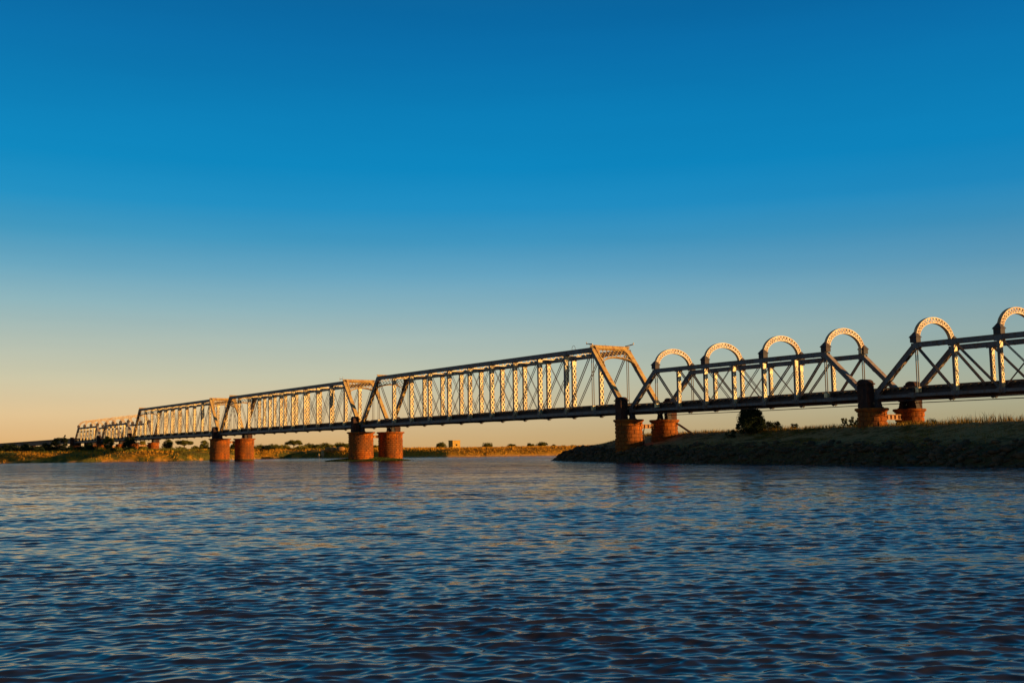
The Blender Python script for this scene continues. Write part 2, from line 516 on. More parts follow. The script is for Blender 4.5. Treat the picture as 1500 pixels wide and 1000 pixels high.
        mb.box(-e, e, -e, e, hh+0.001, hh+0.05)
        i0 = len(mb.v)
        mb.v += [(-e, -e, hh+0.051), (e, -e, hh+0.051), (e, e, hh+0.051), (-e, e, hh+0.051), (-0.10, -0.06, rf), (0.10, -0.06, rf), (0.10, 0.06, rf), (-0.10, 0.06, rf)]
        for q in ((0,1,5,4),(1,2,6,5),(2,3,7,6),(3,0,4,7),(4,5,6,7)): mb.f.append(tuple(i0+k for k in q)); mb.a.append(.5)
        cap_me = mb.data('arch_cap', M['cap'])
        for i in (1, 3, 5, 7):
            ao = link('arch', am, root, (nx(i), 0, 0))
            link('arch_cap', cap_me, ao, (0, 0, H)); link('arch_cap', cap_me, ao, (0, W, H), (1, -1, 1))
        mb = MB(); 
        for yy in (-0.02, W+0.02):
            mb.tube([(0.1, yy, -0.27), (length/2, yy, -0.30), (length-0.1, yy, -0.27)], [0.035]*3, 8)
        mb.obj('service_pipe', M['dark'], root)
    return root, p, length, H

def place_span(root, u_left, label, group):
    root.location = bpt(u_left - GAP, 0, ZB); root.rotation_euler = (0, 0, BROT)
    tag(root, label, 'bridge span', group)

big0, PB, LENB, HB = make_span('large')
small0, PSM, LENS, HS = make_span('small')
index_kids()
GL, GS = 'tall lattice truss spans', 'low truss spans with arched tops'
bigs = [big0, copy_tree(big0), copy_tree(big0)]
smalls = [small0] + [copy_tree(small0) for _ in range(3)]
place_span(bigs[0], LL, 'tall truss span ending in the sunlit portal above the dark bank, nearest tall span', GL)
place_span(bigs[1], 2*LL, 'tall truss span between the two pairs of piers that stand in the water', GL)
place_span(bigs[2], 3*LL, 'tall truss span over the far bank, farthest and smallest looking tall span', GL)
place_span(smalls[0], 0, 'low truss span with four arched tops above the round dark bush', GS)
place_span(smalls[1], -LS, 'low truss span with arched tops that is cut off by the right edge', GS)
place_span(smalls[2], 3*LL+LS, 'low arched truss span just beyond the farthest tall span', GS)
place_span(smalls[3], 3*LL+2*LS, 'low arched truss span at the far left end of the bridge', GS)

# signal brackets on the near portal of the nearest tall span and a hoop (parts of that span)
def bracket(y, sgn, x):
    mb = MB(); z = HB
    mb.tube([(x, y, z), (x, y, z+0.48)], [0.035]*2); mb.tube([(x-0.35, y, z), (x-0.35, y, z+0.45)], [0.035]*2)
    mb.box(x-0.42, x+0.06, y-0.05, y+0.05, z+0.36, z+0.46)
    mb.bar((x-0.38*0-0.02, y, z+0.42), (x-1.0*sgn, y, z+0.52), 0.10, 0.10)
    mb.bar((x-1.0*sgn, y, z+0.45), (x-1.0*sgn, y, z+0.72), 0.05, 0.10, (0,1,0))
    return mb
xr = LENB - PB - 0.36
bracket(0.0, 1, xr).obj('bracket', M['arch'], bigs[0])
bracket(W, -1, xr+0.1).obj('bracket', M['arch'], bigs[0])
mb = MB(); pts = [(xr-3.4+0.30*cos(t), 0.0, HB+0.15+0.38*sin(t)) for t in [pi*i/10 for i in range(11)]]
mb.tube([(xr-3.1, 0, HB)] + pts + [(xr-3.7, 0, HB)], [0.02]*13, 6); mb.obj('hoop', M['paint'], bigs[0])
mb = MB(); mb.tube([(xr, 1.9, HB), (xr, 1.9, HB+0.5)], [0.03, 0.012], 6); mb.obj('spike', M['dark'], bigs[0])
mb = MB()
for dx in (-0.6, -1.6): mb.tube([(xr+dx, 0, HB), (xr+dx, 0, HB+0.75)], [0.03, 0.03], 6)
mb.box(xr-1.7, xr-0.5, -0.03, 0.03, HB+0.40, HB+0.46); mb.obj('bracket', M['arch'], bigs[1])

# approach girder beyond the last span
ua = 3*LL + 2*LS + GAP
for i in range(7):
    g = empty('girder_span', bpt(ua + (i+1)*40.0 + (0.2), 0, ZB), BROT)
    mb = MB(); Lg = 39.6
    for yy in (0.9, W-0.9):
        mb.box(0, Lg, yy-0.02, yy+0.02, 0, 1.25); mb.box(0, Lg, yy-0.2, yy+0.2, 1.251, 1.28); mb.box(0, Lg, yy-0.2, yy+0.2, -0.03, -0.001)
        k = 0.5
        while k < Lg: mb.box(k, k+0.06, yy-0.15, yy+0.15, 0.002, 1.249); k += 1.8
    gg = mb.obj('girder', M['paint'], g)
    mb = MB(); mb.box(0, Lg, 0.3, W-0.3, 1.285, 1.42); mb.obj('deck', M['dark'], g)
    for yy in (1.2, W-1.2):
        mb = MB(); mb.box(Lg-1.6, Lg+0.9, yy-0.7, yy+0.7, -ZB+1.0, -0.035); mb.obj('trestle_pier', M['stone_dark'], g)
    names = ['first after the last arched span', 'second after the last arched span', 'third after the last arched span', 'fourth after the last arched span', 'fifth after the last arched span', 'sixth after the last arched span', 'last and farthest left']
    tag(g, 'low grey plate girder span, ' + names[i], 'girder span', 'plate girder approach spans')

# ------------------------------------------------------------------ piers
def masonry_shaft(R, z0, z1, course=0.42, nblk=16):
    mb = MB(); rr = random.Random(int(R*1000+z1*10)); n = max(1, round((z1-z0)/course)); h = (z1-z0)/n
    core = R-0.09
    segs = 48
    i0 = len(mb.v)
    for z in (z0, z1):
        for k in range(segs): t = 2*pi*k/segs; mb.v.append((core*cos(t), core*sin(t), z))
    for k in range(segs):
        j = (k+1) % segs; mb.f.append((i0+k, i0+j, i0+segs+j, i0+segs+k)); mb.a.append(0.0)
    mb.f.append(tuple(i0+segs+k for k in range(segs))); mb.a.append(0.3)
    for c in range(n):
        za, zb = z0+c*h+0.022, z0+(c+1)*h-0.022
        off = (c % 2)*0.5 + rr.uniform(-.08, .08)
        for b in range(nblk):
            t0 = 2*pi*(b+off)/nblk; t1 = 2*pi*(b+1+off)/nblk; g = 0.026/R
            t0 += g; t1 -= g; rb = R + rr.uniform(-0.035, 0.04); val = rr.random(); S = 3
            i0 = len(mb.v); bev = 0.045
            rows = [(za, core-0.01), (za, rb-bev), (za+bev, rb), (zb-bev, rb), (zb, rb-bev), (zb, core-0.01)]
            for (z, r) in rows:
                for s in range(S+1):
                    t = t0+(t1-t0)*s/S
                    mb.v.append((r*cos(t), r*sin(t), z))
            for q in range(5):
                for s in range(S):
                    a = i0+q*(S+1)+s
                    mb.f.append((a, a+1, a+S+2, a+S+1)); mb.a.append(val)
            mb.f.append(tuple(i0+q*(S+1) for q in range(6))); mb.a.append(val)
            mb.f.append(tuple(i0+q*(S+1)+S for q in reversed(range(6)))); mb.a.append(val)
    return mb
def lathe(mb, prof, n=48, val=0.5):
    i0 = len(mb.v)
    for (r, z) in prof:
        for k in range(n): t = 2*pi*k/n; mb.v.append((r*cos(t), r*sin(t), z))
    for q in range(len(prof)-1):
        for k in range(n):
            j = (k+1) % n; mb.f.append((i0+q*n+k, i0+q*n+j, i0+(q+1)*n+j, i0+(q+1)*n+k)); mb.a.append(val)
    mb.f.append(tuple(i0+(len(prof)-1)*n+k for k in range(n))); mb.a.append(val)

def block_stack(mb, x0, x1, y0, y1, z0, z1, n):
    rr = random.Random(5)
    h = (z1-z0)/n
    for c in range(n):
        j = rr.uniform(-0.015, 0.02)
        for q in (0, 1):
            xm = x0 + (x1-x0)*(0.5 + (0.14 if c % 2 else -0.14))
            xa, xb = (x0-j, xm-0.012) if q == 0 else (xm+0.012, x1+j)
            i0 = len(mb.f)
            mb.box(xa, xb, y0-j, y1+j, z0+c*h+0.012, z0+(c+1)*h-0.012)
            v = rr.random()
            for k in range(i0, len(mb.f)): mb.a[k] = v
    mb.box(x0+0.04, x1-0.04, y0+0.04, y1-0.04, z0, z1)

def make_pier(u, w, R, zbase, label, group, out, big):
    """out = -1: outer side is the near side"""
    o = empty('stone_pier', bpt(u, w, 0), BROT)
    tag(o, label, 'pier', group)
    masonry_shaft(R, zbase, ZP-0.34, 0.30 if R > 1.7 else 0.42, 20 if R > 1.7 else 12).obj('shaft', M['stone'], o, True)
    mb = MB()
    oh = 0.27 if R > 1.7 else 0.18
    lathe(mb, [(R-0.05, ZP-0.342), (R+0.04, ZP-0.34), (R+0.05, ZP-0.28), (R+oh*0.7, ZP-0.21), (R+oh, ZP-0.19), (R+oh+0.01, ZP-0.05), (R+oh-0.06, ZP)])
    mb.obj('cornice', M['stone'], o, True)
    pw = 0.48
    yc = out*(R-0.50 if R < 1.6 else 1.05)
    mb = MB()
    block_stack(mb, -pw, pw, yc-pw, yc+pw, ZP+0.001, ZP+1.95, 5)
    mb.box(-pw-0.09, pw+0.09, yc-pw-0.09, yc+pw+0.09, ZP+1.955, ZP+2.08)
    # rounded head
    n = 10; i0 = len(mb.v)
    for s in (-1, 1):
        for k in range(n+1):
            t = pi*k/n; mb.v.append((-(pw+0.02)*cos(t), yc+s*(pw-0.02), ZP+2.081+0.33*sin(t)))
    for k in range(n): mb.f.append((i0+k, i0+k+1, i0+n+1+k+1, i0+n+1+k)); mb.a.append(.3)
    mb.f.append(tuple(i0+k for k in range(n+1))); mb.a.append(.3); mb.f.append(tuple(i0+n+1+k for k in reversed(range(n+1)))); mb.a.append(.3)
    mb.obj('pylon', M['stone_dark'], o, True)
    mb = MB()
    for s in (-1, 1):                       # one shoe for each span end
        x = s*(GAP+0.30)
        mb.box(x-0.30, x+0.30, -0.36, 0.36, ZP+0.002, ZP+0.10)
        i0 = len(mb.v)
        for yy in (-0.26, 0.26):
            mb.v += [(x-0.26, yy, ZP+0.101), (x+0.26, yy, ZP+0.101), (x+0.11, yy, ZB-0.13), (x-0.11, yy, ZB-0.13)]
        for q in ((0,1,2,3),(7,6,5,4),(0,4,5,1),(1,5,6,2),(2,6,7,3),(3,7,4,0)): mb.f.append(tuple(i0+k for k in q)); mb.a.append(.5)
        mb.box(x-0.22, x+0.22, -0.30, 0.30, ZB-0.128, ZB-0.052)
    mb.obj('bearing', M['dark'], o)
    return o

PG = 'round red sandstone piers of the bridge'
supports = [
    (-2*LS, 1.2, 2.2, None),
    (-LS, 1.2, 2.2, ('round red sandstone pier on the grassy right bank, left one of its pair', 'round red sandstone pier on the grassy right bank, right one of its pair')),
    (0.0, 1.47, 0.9, ('blocky red stone pier with dark pylon nearest the tip of the dark bank', 'blocky red stone pier at the dark bank with a slanting prop beside it')),
    (LL, 1.93, -1.5, ('thick red river pier on the weedy patch, left one, dark pylon on top', 'thick red river pier on the weedy patch, right one of its pair')),
    (2*LL, 1.97, -1.5, ('thick orange pier in the water farther left, left one of its pair with dark pylon', 'thick orange pier in the water farther left, right one of its pair')),
    (3*LL, 1.35, 1.2, ('small orange pier on the far bank half hidden behind a green bush', 'small orange pier standing free on the far bank, first left of the river piers')),
    (3*LL+LS, 1.2, 1.2, ('tiny orange pier between the two far arched spans, left one of its pair', 'tiny orange pier between the two far arched spans, right one of its pair')),
    (3*LL+2*LS, 1.25, 1.2, ('tiny orange pier below the far left bridge end, left one', 'tiny orange pier below the far left bridge end, right one')),
]
for (u, R, zb0, lab) in supports:
    if lab is None: continue
    make_pier(u, 0.0, R, zb0, lab[0], PG, -1, R > 1.6)
    make_pier(u, W, R, zb0, lab[1], PG, 1, R > 1.6)
    # tie beam between the two shafts
    t = empty('tie_beam', bpt(u, R-0.02, 3.55), BROT)
    y1 = W-2*R+0.04
    mb = MB()
    mb.box(-0.16, 0.16, 0, y1, 0.0, 0.05); mb.box(-0.16, 0.16, 0, y1, 0.40, 0.45); mb.box(-0.02, 0.02, 0, y1, 0.051, 0.399)
    k = 0.25
    while k < y1: mb.box(-0.13, 0.13, k, k+0.05, 0.052, 0.398); k += 0.55
    mb.obj('beam', M['orange_steel'], t)
    where = {-LS: 'on the grassy right bank', 0.0: 'at the tip of the dark bank', LL: 'standing on the weedy patch in the river', 2*LL: 'in the water farther left', 3*LL: 'on the far bank below the farthest tall span'}.get(u, None)
    if where is None: where = 'on the far bank between two arched spans' if abs(u-(3*LL+LS)) < 1 else 'at the far left end of the last arched span'
    tag(t, 'short rusty beam joining the two piers ' + where, 'beam', 'beams joining the piers')

# ------------------------------------------------------------------ terrain
def poly_sd(px, py, poly):
    """signed distance, positive inside"""
    n = len(poly); d = np.full(px.shape, 1e18); inside = np.zeros(px.shape, bool)
    for i in range(n):
        x0, y0 = poly[i]; x1, y1 = poly[(i+1) % n]
        ex, ey = x1-x0, y1-y0
        t = np.clip(((px-x0)*ex+(py-y0)*ey)/(ex*ex+ey*ey), 0, 1)
        dx, dy = px-(x0+t*ex), py-(y0+t*ey)
        d = np.minimum(d, dx*dx+dy*dy)
        c = ((y0 > py) != (y1 > py)) & (px < (x1-x0)*(py-y0)/((y1-y0) if y1 != y0 else 1e-9)+x0)
        inside ^= c
    d = np.sqrt(d)
    return np.where(inside, d, -d)
def h2(ix, iy, s):
    v = np.sin(ix*127.1 + iy*311.7 + s*74.7)*43758.5453
    return v-np.floor(v)
def vnoise(x, y, s=0):
    ix, iy = np.floor(x), np.floor(y); fx, fy = x-ix, y-iy
    fx = fx*fx*(3-2*fx); fy = fy*fy*(3-2*fy)
    a, b, c, d = h2(ix, iy, s), h2(ix+1, iy, s), h2(ix, iy+1, s), h2(ix+1, iy+1, s)
    return (a*(1-fx)+b*fx)*(1-fy)+(c*(1-fx)+d*fx)*fy
def fbm(x, y, s=0, o=4):
    r = 0; a = 0.5
    for k in range(o): r = r+a*(vnoise(x*2**k, y*2**k, s+k)-0.5); a *= 0.5
    return r
RB = [(90,-80),(66,0),(50,32),(38,49),(30,62.4),(24.6,75),(19.8,88),(15.2,98),(11.3,108),(8.0,122),(5.3,137),(6.5,144),(13,151),(30,160),(60,175),(150,215),(500,420),(3500,900),(3500,-80)]
FB = [(-6000,150),(-400,205),(-150,231),(-115,238),(-95,238),(-75,240),(-68,247),(-69,262),(-68,284),(-60,287),(-45,276),(-30,268),(-16,254),(0,256),(14,259),(60,275),(200,340),(500,520),(3500,1200),(6000,9000),(-6000,9000)]
def ground(x, y):
    wob = 1.6*fbm(x*0.16, y*0.16, 3) + 0.7*fbm(x*0.7, y*0.7, 9)
    dr = poly_sd(x, y, RB); dr = dr + wob*np.clip(1.0, 0, 1)*0.8
    zr = np.interp(dr, [-30, -3, 0, 1.2, 3.2, 6, 9.5, 11.5, 40, 200], [-2.5, -0.8, 0.0, 0.85, 1.6, 2.05, 2.95, 2.98, 2.5, 3.0])
    zr = zr + np.where(dr > 0, 1, 0)*np.clip(dr/3, 0, 1)*(0.20*fbm(x*0.35, y*0.35, 21)+0.14*fbm(x*1.7, y*1.7, 5)) + np.clip(1-np.abs(dr-1.3)/1.6, 0, 1)*0.5*fbm(x*1.9, y*1.9, 31)
    # low terrace (pale sand band) part way up
    df = poly_sd(x, y, FB) + 3.0*fbm(x*0.05, y*0.05, 41) + 2.0*fbm(x*0.2, y*0.2, 43)*np.clip((-x-20)/30, 0.25, 1)
    hl = np.clip((-x-15)/40, 0, 1)
    top = 1.85 + hl*0.35
    zf = np.interp(df, [-40, -4, 0, 1.0, 3.0, 6.0], [-2.5, -0.8, 0.0, 0.5, 0.85, 1.0])*top
    zf = np.where(df > 6, top + hl*np.clip((df-22)/40, 0, 1)*0.8, zf)
    zf = zf + np.where(df > 0, 1, 0)*np.clip(df/4, 0, 1)*(0.5*fbm(x*0.12, y*0.12, 51)*(0.3+hl) + 0.25*fbm(x*0.7, y*0.7, 53)*(0.4+hl))
    far = np.clip((df-300)/2000, 0, 1)*2.0
    return np.maximum(zr, zf+far), dr, df
def axis(parts):
    out = []
    for a, b, n in parts: out += list(np.linspace(a, b, n, endpoint=False))
    out.append(parts[-1][1]); return np.array(out)
gx = axis([(-6000,-600,18),(-600,-180,40),(-180,-40,200),(-40,0,60),(0,55,170),(55,90,40),(90,400,40),(400,6000,18)])
gy = axis([(-80,40,50),(40,55,30),(55,130,200),(130,165,60),(165,225,20),(225,300,130),(300,420,40),(420,1200,24),(1200,9000,16)])
GX, GY = np.meshgrid(gx, gy)
GZ, _, _ = ground(GX, GY)
nx, ny = len(gx), len(gy)
idx = np.arange(nx*ny).reshape(ny, nx)
fc = np.stack([idx[:-1, :-1], idx[:-1, 1:], idx[1:, 1:], idx[1:, :-1]], -1).reshape(-1, 4)
def ground_mat():
    m, nt, b = mat_new('river_bank_earth')
    p = pos(nt)
    sx = nt.nodes.new('ShaderNodeSeparateXYZ'); nt.links.new(p, sx.inputs[0])
    n1 = noise(nt, p, 0.22, 6, 0.65); n2 = noise(nt, p, 1.6, 6, 0.7); n3 = noise(nt, p, 8, 4, 0.6)
    # near bank: green-brown turf with bare pale soil
    turf = ramp(nt, n3, [(0.3, (0.06, 0.032, 0.005)), (0.7, (0.17, 0.085, 0.012))])
    soil = ramp(nt, n3, [(0.3, (0.25, 0.115, 0.04)), (0.7, (0.50, 0.26, 0.10))])
    mud = ramp(nt, n3, [(0.3, (0.040, 0.024, 0.009)), (0.7, (0.125, 0.074, 0.028))])
    zz = math_n(nt, 'ADD', sx.outputs[2], math_n(nt, 'MULTIPLY', math_n(nt, 'SUBTRACT', n2, 0.5), 1.6))
    f = math_n(nt, 'ADD', math_n(nt, 'MULTIPLY', n1, 0.55), math_n(nt, 'MULTIPLY', n2, 0.45))
    near = mix(nt, ramp(nt, f, [(0.45, (0, 0, 0)), (0.52, (1, 1, 1))]), turf, soil)
    near = mix(nt, ramp(nt, math_n(nt, 'MULTIPLY', zz, 0.25), [(0.30, (1, 1, 1)), (0.48, (0, 0, 0))]), near, mud)
    # far bank: dry golden grass over orange sand
    gold = ramp(nt, n2, [(0.3, (0.22, 0.09, 0.008)), (0.7, (0.58, 0.25, 0.02))])
    sand = ramp(nt, n2, [(0.3, (0.36, 0.15, 0.03)), (0.7, (0.65, 0.30, 0.07))])
    farc = mix(nt, ramp(nt, math_n(nt, 'MULTIPLY', zz, 0.25), [(0.06, (1, 1, 1)), (0.15, (0, 0, 0))]), gold, sand)
    olive = ramp(nt, n3, [(0.3, (0.05, 0.045, 0.010)), (0.7, (0.14, 0.11, 0.02))])
    lf = ramp(nt, math_n(nt, 'MULTIPLY', math_n(nt, 'ADD', sx.outputs[0], 160.0), 0.005), [(0.52, (1, 1, 1)), (0.66, (0.15, 0.15, 0.15))])
    om = math_n(nt, 'MULTIPLY', lf, ramp(nt, n1, [(0.42, (0, 0, 0)), (0.54, (1, 1, 1))]))
    farc = mix(nt, om, farc, olive)
    sel = ramp(nt, math_n(nt, 'MULTIPLY', sx.outputs[1], 0.005), [(0.95, (0, 0, 0)), (1.0, (1, 1, 1))])
    c = mix(nt, sel, near, farc)
    nt.links.new(c, b.inputs['Base Color']); b.inputs['Roughness'].default_value = 0.95
    bump(nt, b, n2, 0.7, 0.25)
    return m
g = link('ground', np_mesh('ground', np.stack([GX, GY, GZ], -1).reshape(-1, 3), fc, ground_mat(), True))
tag(g, kind='structure')

def gz(x, y):
    z, _, _ = ground(np.array([float(x)]), np.array([float(y)])); return float(z[0])

# ------------------------------------------------------------------ water
def water_mat():
    m, nt, b = mat_new('river_water')
    p = pos(nt)
    cd = nt.nodes.new('ShaderNodeVectorMath'); cd.operation = 'LENGTH'; nt.links.new(p, cd.inputs[0])
    dist = math_n(nt, 'MULTIPLY', cd.outputs['Value'], 0.01)
    def ncol(vec, scale, detail, rough):
        n = N(nt, 'ShaderNodeTexNoise'); n.inputs['Scale'].default_value = scale
        n.inputs['Detail'].default_value = detail; n.inputs['Roughness'].default_value = rough
        nt.links.new(vec, n.inputs['Vector']); return n.outputs['Color']
    def vm(op, a, b_):
        v = nt.nodes.new('ShaderNodeVectorMath'); v.operation = op
        for i_, q_ in enumerate((a, b_)):
            if isinstance(q_, bpy.types.NodeSocket): nt.links.new(q_, v.inputs[i_])
            else: v.inputs[i_].default_value = q_
        return v
    # small ripples: slopes added straight to the surface normal
    n1 = vm('SUBTRACT', ncol(mapping(nt, p, (0.8, 2.0, 1.0), (0, 0, radians(-6))), 3.0, 4, 0.6), (0.5, 0.5, 0.5)).outputs[0]
    n2 = vm('SUBTRACT', ncol(mapping(nt, p, (0.5, 1.3, 1.0), (0, 0, radians(5))), 0.8, 5, 0.65), (0.5, 0.5, 0.5)).outputs[0]
    sl = vm('MULTIPLY', vm('ADD', n1, n2).outputs[0], (1.1, 1.5, 0.0)).outputs[0]
    streak = noise(nt, mapping(nt, p, (0.05, 0.20, 1.0), (0, 0, radians(4))), 1.0, 10, 0.78)
    k = ramp(nt, dist, [(0.06, (0.10, 0.10, 0.10)), (0.18, (0.35, 0.35, 0.35)), (0.45, (0.9, 0.9, 0.9)), (1.0, (1.5, 1.5, 1.5))])
    k2 = ramp(nt, math_n(nt, 'MULTIPLY', dist, 0.3), [(0.50, (1, 1, 1)), (0.70, (0.35, 0.35, 0.35))])
    st = math_n(nt, 'MULTIPLY', math_n(nt, 'MULTIPLY', k, k2), ramp(nt, streak, [(0.42, (0.45, 0.45, 0.45)), (0.60, (1.5, 1.5, 1.5))]))
    sc = nt.nodes.new('ShaderNodeVectorMath'); sc.operation = 'SCALE'; nt.links.new(sl, sc.inputs[0]); nt.links.new(st, sc.inputs['Scale'])
    gn = nt.nodes.new('ShaderNodeNewGeometry')
    nn = vm('NORMALIZE', vm('ADD', gn.outputs['Normal'], sc.outputs[0]).outputs[0], (0, 0, 0))
    nt.nodes.remove(b)
    out = [n for n in nt.nodes if n.type == 'OUTPUT_MATERIAL'][0]
    df = nt.nodes.new('ShaderNodeBsdfDiffuse'); df.inputs['Color'].default_value = (0.021, 0.0175, 0.022, 1)
    gl = nt.nodes.new('ShaderNodeBsdfGlossy'); gl.inputs['Color'].default_value = (0.92, 0.84, 0.80, 1); gl.inputs['Roughness'].default_value = 0.08
    fr = nt.nodes.new('ShaderNodeFresnel'); fr.inputs['IOR'].default_value = 1.38
    for t_ in (gl, fr): nt.links.new(nn.outputs[0], t_.inputs['Normal'])
    ms = nt.nodes.new('ShaderNodeMixShader'); nt.links.new(fr.outputs[0], ms.inputs[0]); nt.links.new(df.outputs[0], ms.inputs[1]); nt.links.new(gl.outputs[0], ms.inputs[2])
    nt.links.new(ms.outputs[0], out.inputs[0])
    return m
ys = [3.2]
while ys[-1] < 9: ys.append(ys[-1]+0.016)
while ys[-1] < 140: ys.append(ys[-1]+0.016*(ys[-1]/9)**1.25)
while ys[-1] < 9000: ys.append(ys[-1]*1.04)
ys = np.array(ys)
inner = np.linspace(-0.62, 0.62, 760)
outer = 0.62 + np.cumsum(np.geomspace(0.002, 1.2, 40))
ss = np.concatenate([-outer[::-1], inner, outer])
S, Y = np.meshgrid(ss, ys); Xw = S*(Y+1.0); Yw = Y.copy()
cell = np.maximum(np.gradient(ys)[:, None]*np.ones_like(S), (Y+1.0)*np.gradient(ss)[None, :])
Zw = np.zeros_like(Xw); DX = np.zeros_like(Xw); DY = np.zeros_like(Xw)
mod = np.clip(0.98 + 1.3*fbm(Xw*0.16, Yw*0.30, 77, 4), 0.5, 1.5)
rw = np.random.default_rng(5)
nw = 64
for i in range(nw):
    lam = 0.045*(0.75/0.045)**((i+rw.random())/nw)
    ang = radians(-86 + 22*rw.normal()) if i % 4 else radians(-90 + 50*rw.normal())
    kx, ky = cos(ang)*2*pi/lam, sin(ang)*2*pi/lam; kk = 2*pi/lam
    slope = 0.0345*(1.0 if lam < 0.27 else (0.27/lam)**0.9)*(1.0 if lam > 0.12 else (lam/0.12)**0.8)
    amp = slope/kk
    att = np.clip((lam/cell-2.5)/3.0, 0, 1)*mod
    ph = kx*Xw + ky*Yw + rw.random()*6.28 + 2.2*fbm(Xw/(lam*5), Yw/(lam*5), i*3+1, 1)
    s_, c_ = np.sin(ph), np.cos(ph)
    Zw += amp*att*s_; q = 1.1
    DX += q*amp*att*c_*cos(ang); DY += q*amp*att*c_*sin(ang)
fade = np.clip((140-Yw)/60, 0, 1)
Zw *= fade; Xw = Xw + DX*fade; Yw = Yw + DY*fade
vw = np.stack([Xw, Yw, Zw], -1).reshape(-1, 3)
nyw, nxw = S.shape
idw = np.arange(nxw*nyw).reshape(nyw, nxw)
fw = np.stack([idw[:-1, :-1], idw[:-1, 1:], idw[1:, 1:], idw[1:, :-1]], -1).reshape(-1, 4)
# wide flat sheet for the water behind and beside the viewer
ex = np.array([[-9000, -400, -0.02], [9000, -400, -0.02], [9000, 3.3, -0.02], [-9000, 3.3, -0.02]])
fw = np.concatenate([fw, np.array([[0, 1, 2, 3]])+len(vw)]); vw = np.concatenate([vw, ex])
wo = link('water', np_mesh('water', vw, fw, water_mat(), True)); tag(wo, kind='structure')

# ------------------------------------------------------------------ vegetation
def blades(name, x, y, hgt, wid, mat, lean=0.35, rng=RNG):
    n = len(x); z, dr, df = ground(x, y)
    a = rng.random(n)*2*pi; l = rng.normal(0, lean, (n, 2))*hgt[:, None]
    dx, dy = np.cos(a)*wid/2, np.sin(a)*wid/2
    v = np.zeros((n, 5, 3))
    v[:, 0] = np.stack([x-dx, y-dy, z-0.05], -1); v[:, 1] = np.stack([x+dx, y+dy, z-0.05], -1)
    v[:, 2] = np.stack([x+dx*.8+l[:, 0]*.35, y+dy*.8+l[:, 1]*.35, z+hgt*.55], -1)
    v[:, 3] = np.stack([x-dx*.8+l[:, 0]*.35, y-dy*.8+l[:, 1]*.35, z+hgt*.55], -1)
    v[:, 4] = np.stack([x+l[:, 0], y+l[:, 1], z+hgt], -1)
    base = (np.arange(n)*5)[:, None]
    f = np.concatenate([base+np.array([0, 1, 2]), base+np.array([0, 2, 3]), base+np.array([3, 2, 4])])
    return link(name, np_mesh(name, v.reshape(-1, 3), f, mat))

# grass on the near bank: sample, keep by distance from the water and by clumps
n = 330000
x = RNG.uniform(0, 62, n); y = RNG.uniform(48, 160, n)
dr = poly_sd(x, y, RB)
cl = fbm(x*0.25, y*0.25, 91, 3) + 0.5*fbm(x*1.1, y*1.1, 95, 2)
crest = np.clip(1-np.abs(dr-11)/4, 0, 1)
keep = (dr > 1.5) & (dr < 24) & (RNG.random(n) < np.clip(0.15+1.8*cl+0.45*crest, 0, 1))
x, y, dr, cl, crest = x[keep], y[keep], dr[keep], cl[keep], crest[keep]
tallzone = np.clip((x/y-0.395)/0.05, 0, 1)*np.clip((cl+0.12)*4, 0, 1)
hg = (0.10 + 0.20*RNG.random(len(x)) + 0.14*np.clip(cl, 0, 1))*np.where(dr < 8.8, 0.55, 0.8+0.9*crest*(RNG.random(len(x)) > .5)) + tallzone*crest*(dr > 9)*0.75*RNG.random(len(x))
go = blades('bank_grass', x, y, hg, 0.022+0.014*RNG.random(len(x)), M['grass_near'])
tag(go, 'dark green and straw grass on the near right bank', 'grass', kind='stuff')
# far bank grass
n = 200000
x = RNG.uniform(-135, 35, n); y = RNG.uniform(232, 320, n)
df = poly_sd(x, y, FB)
cl = fbm(x*0.15, y*0.15, 101, 3)
keep = (df > 0.0) & (df < 40) & (RNG.random(n) < np.clip(0.5+1.5*cl, 0, 1)*np.clip(1.2-df/40, .1, 1))
x, y, df, cl = x[keep], y[keep], df[keep], cl[keep]
hg = (0.25+0.5*RNG.random(len(x)))*(0.8+np.clip(cl, -.3, 1))
green = (fbm(x*0.06, y*0.12, 131, 3) + 0.25*np.clip((-x-30)/50, -0.6, 1) + 0.12*np.clip((df-12)/15, -1, 1)) > 0.15
wd_ = 0.09+0.07*RNG.random(len(x))
for nm, sel, mt, lb in (('far_bank_grass', ~green, 'grass_dry', 'golden dry grass along the far bank'), ('green_bank_grass', green, 'leaf_olive', 'olive green grass patches on the far bank')):
    tag(blades(nm, x[sel], y[sel], hg[sel], wd_[sel], M[mt]), lb, 'grass', kind='stuff')

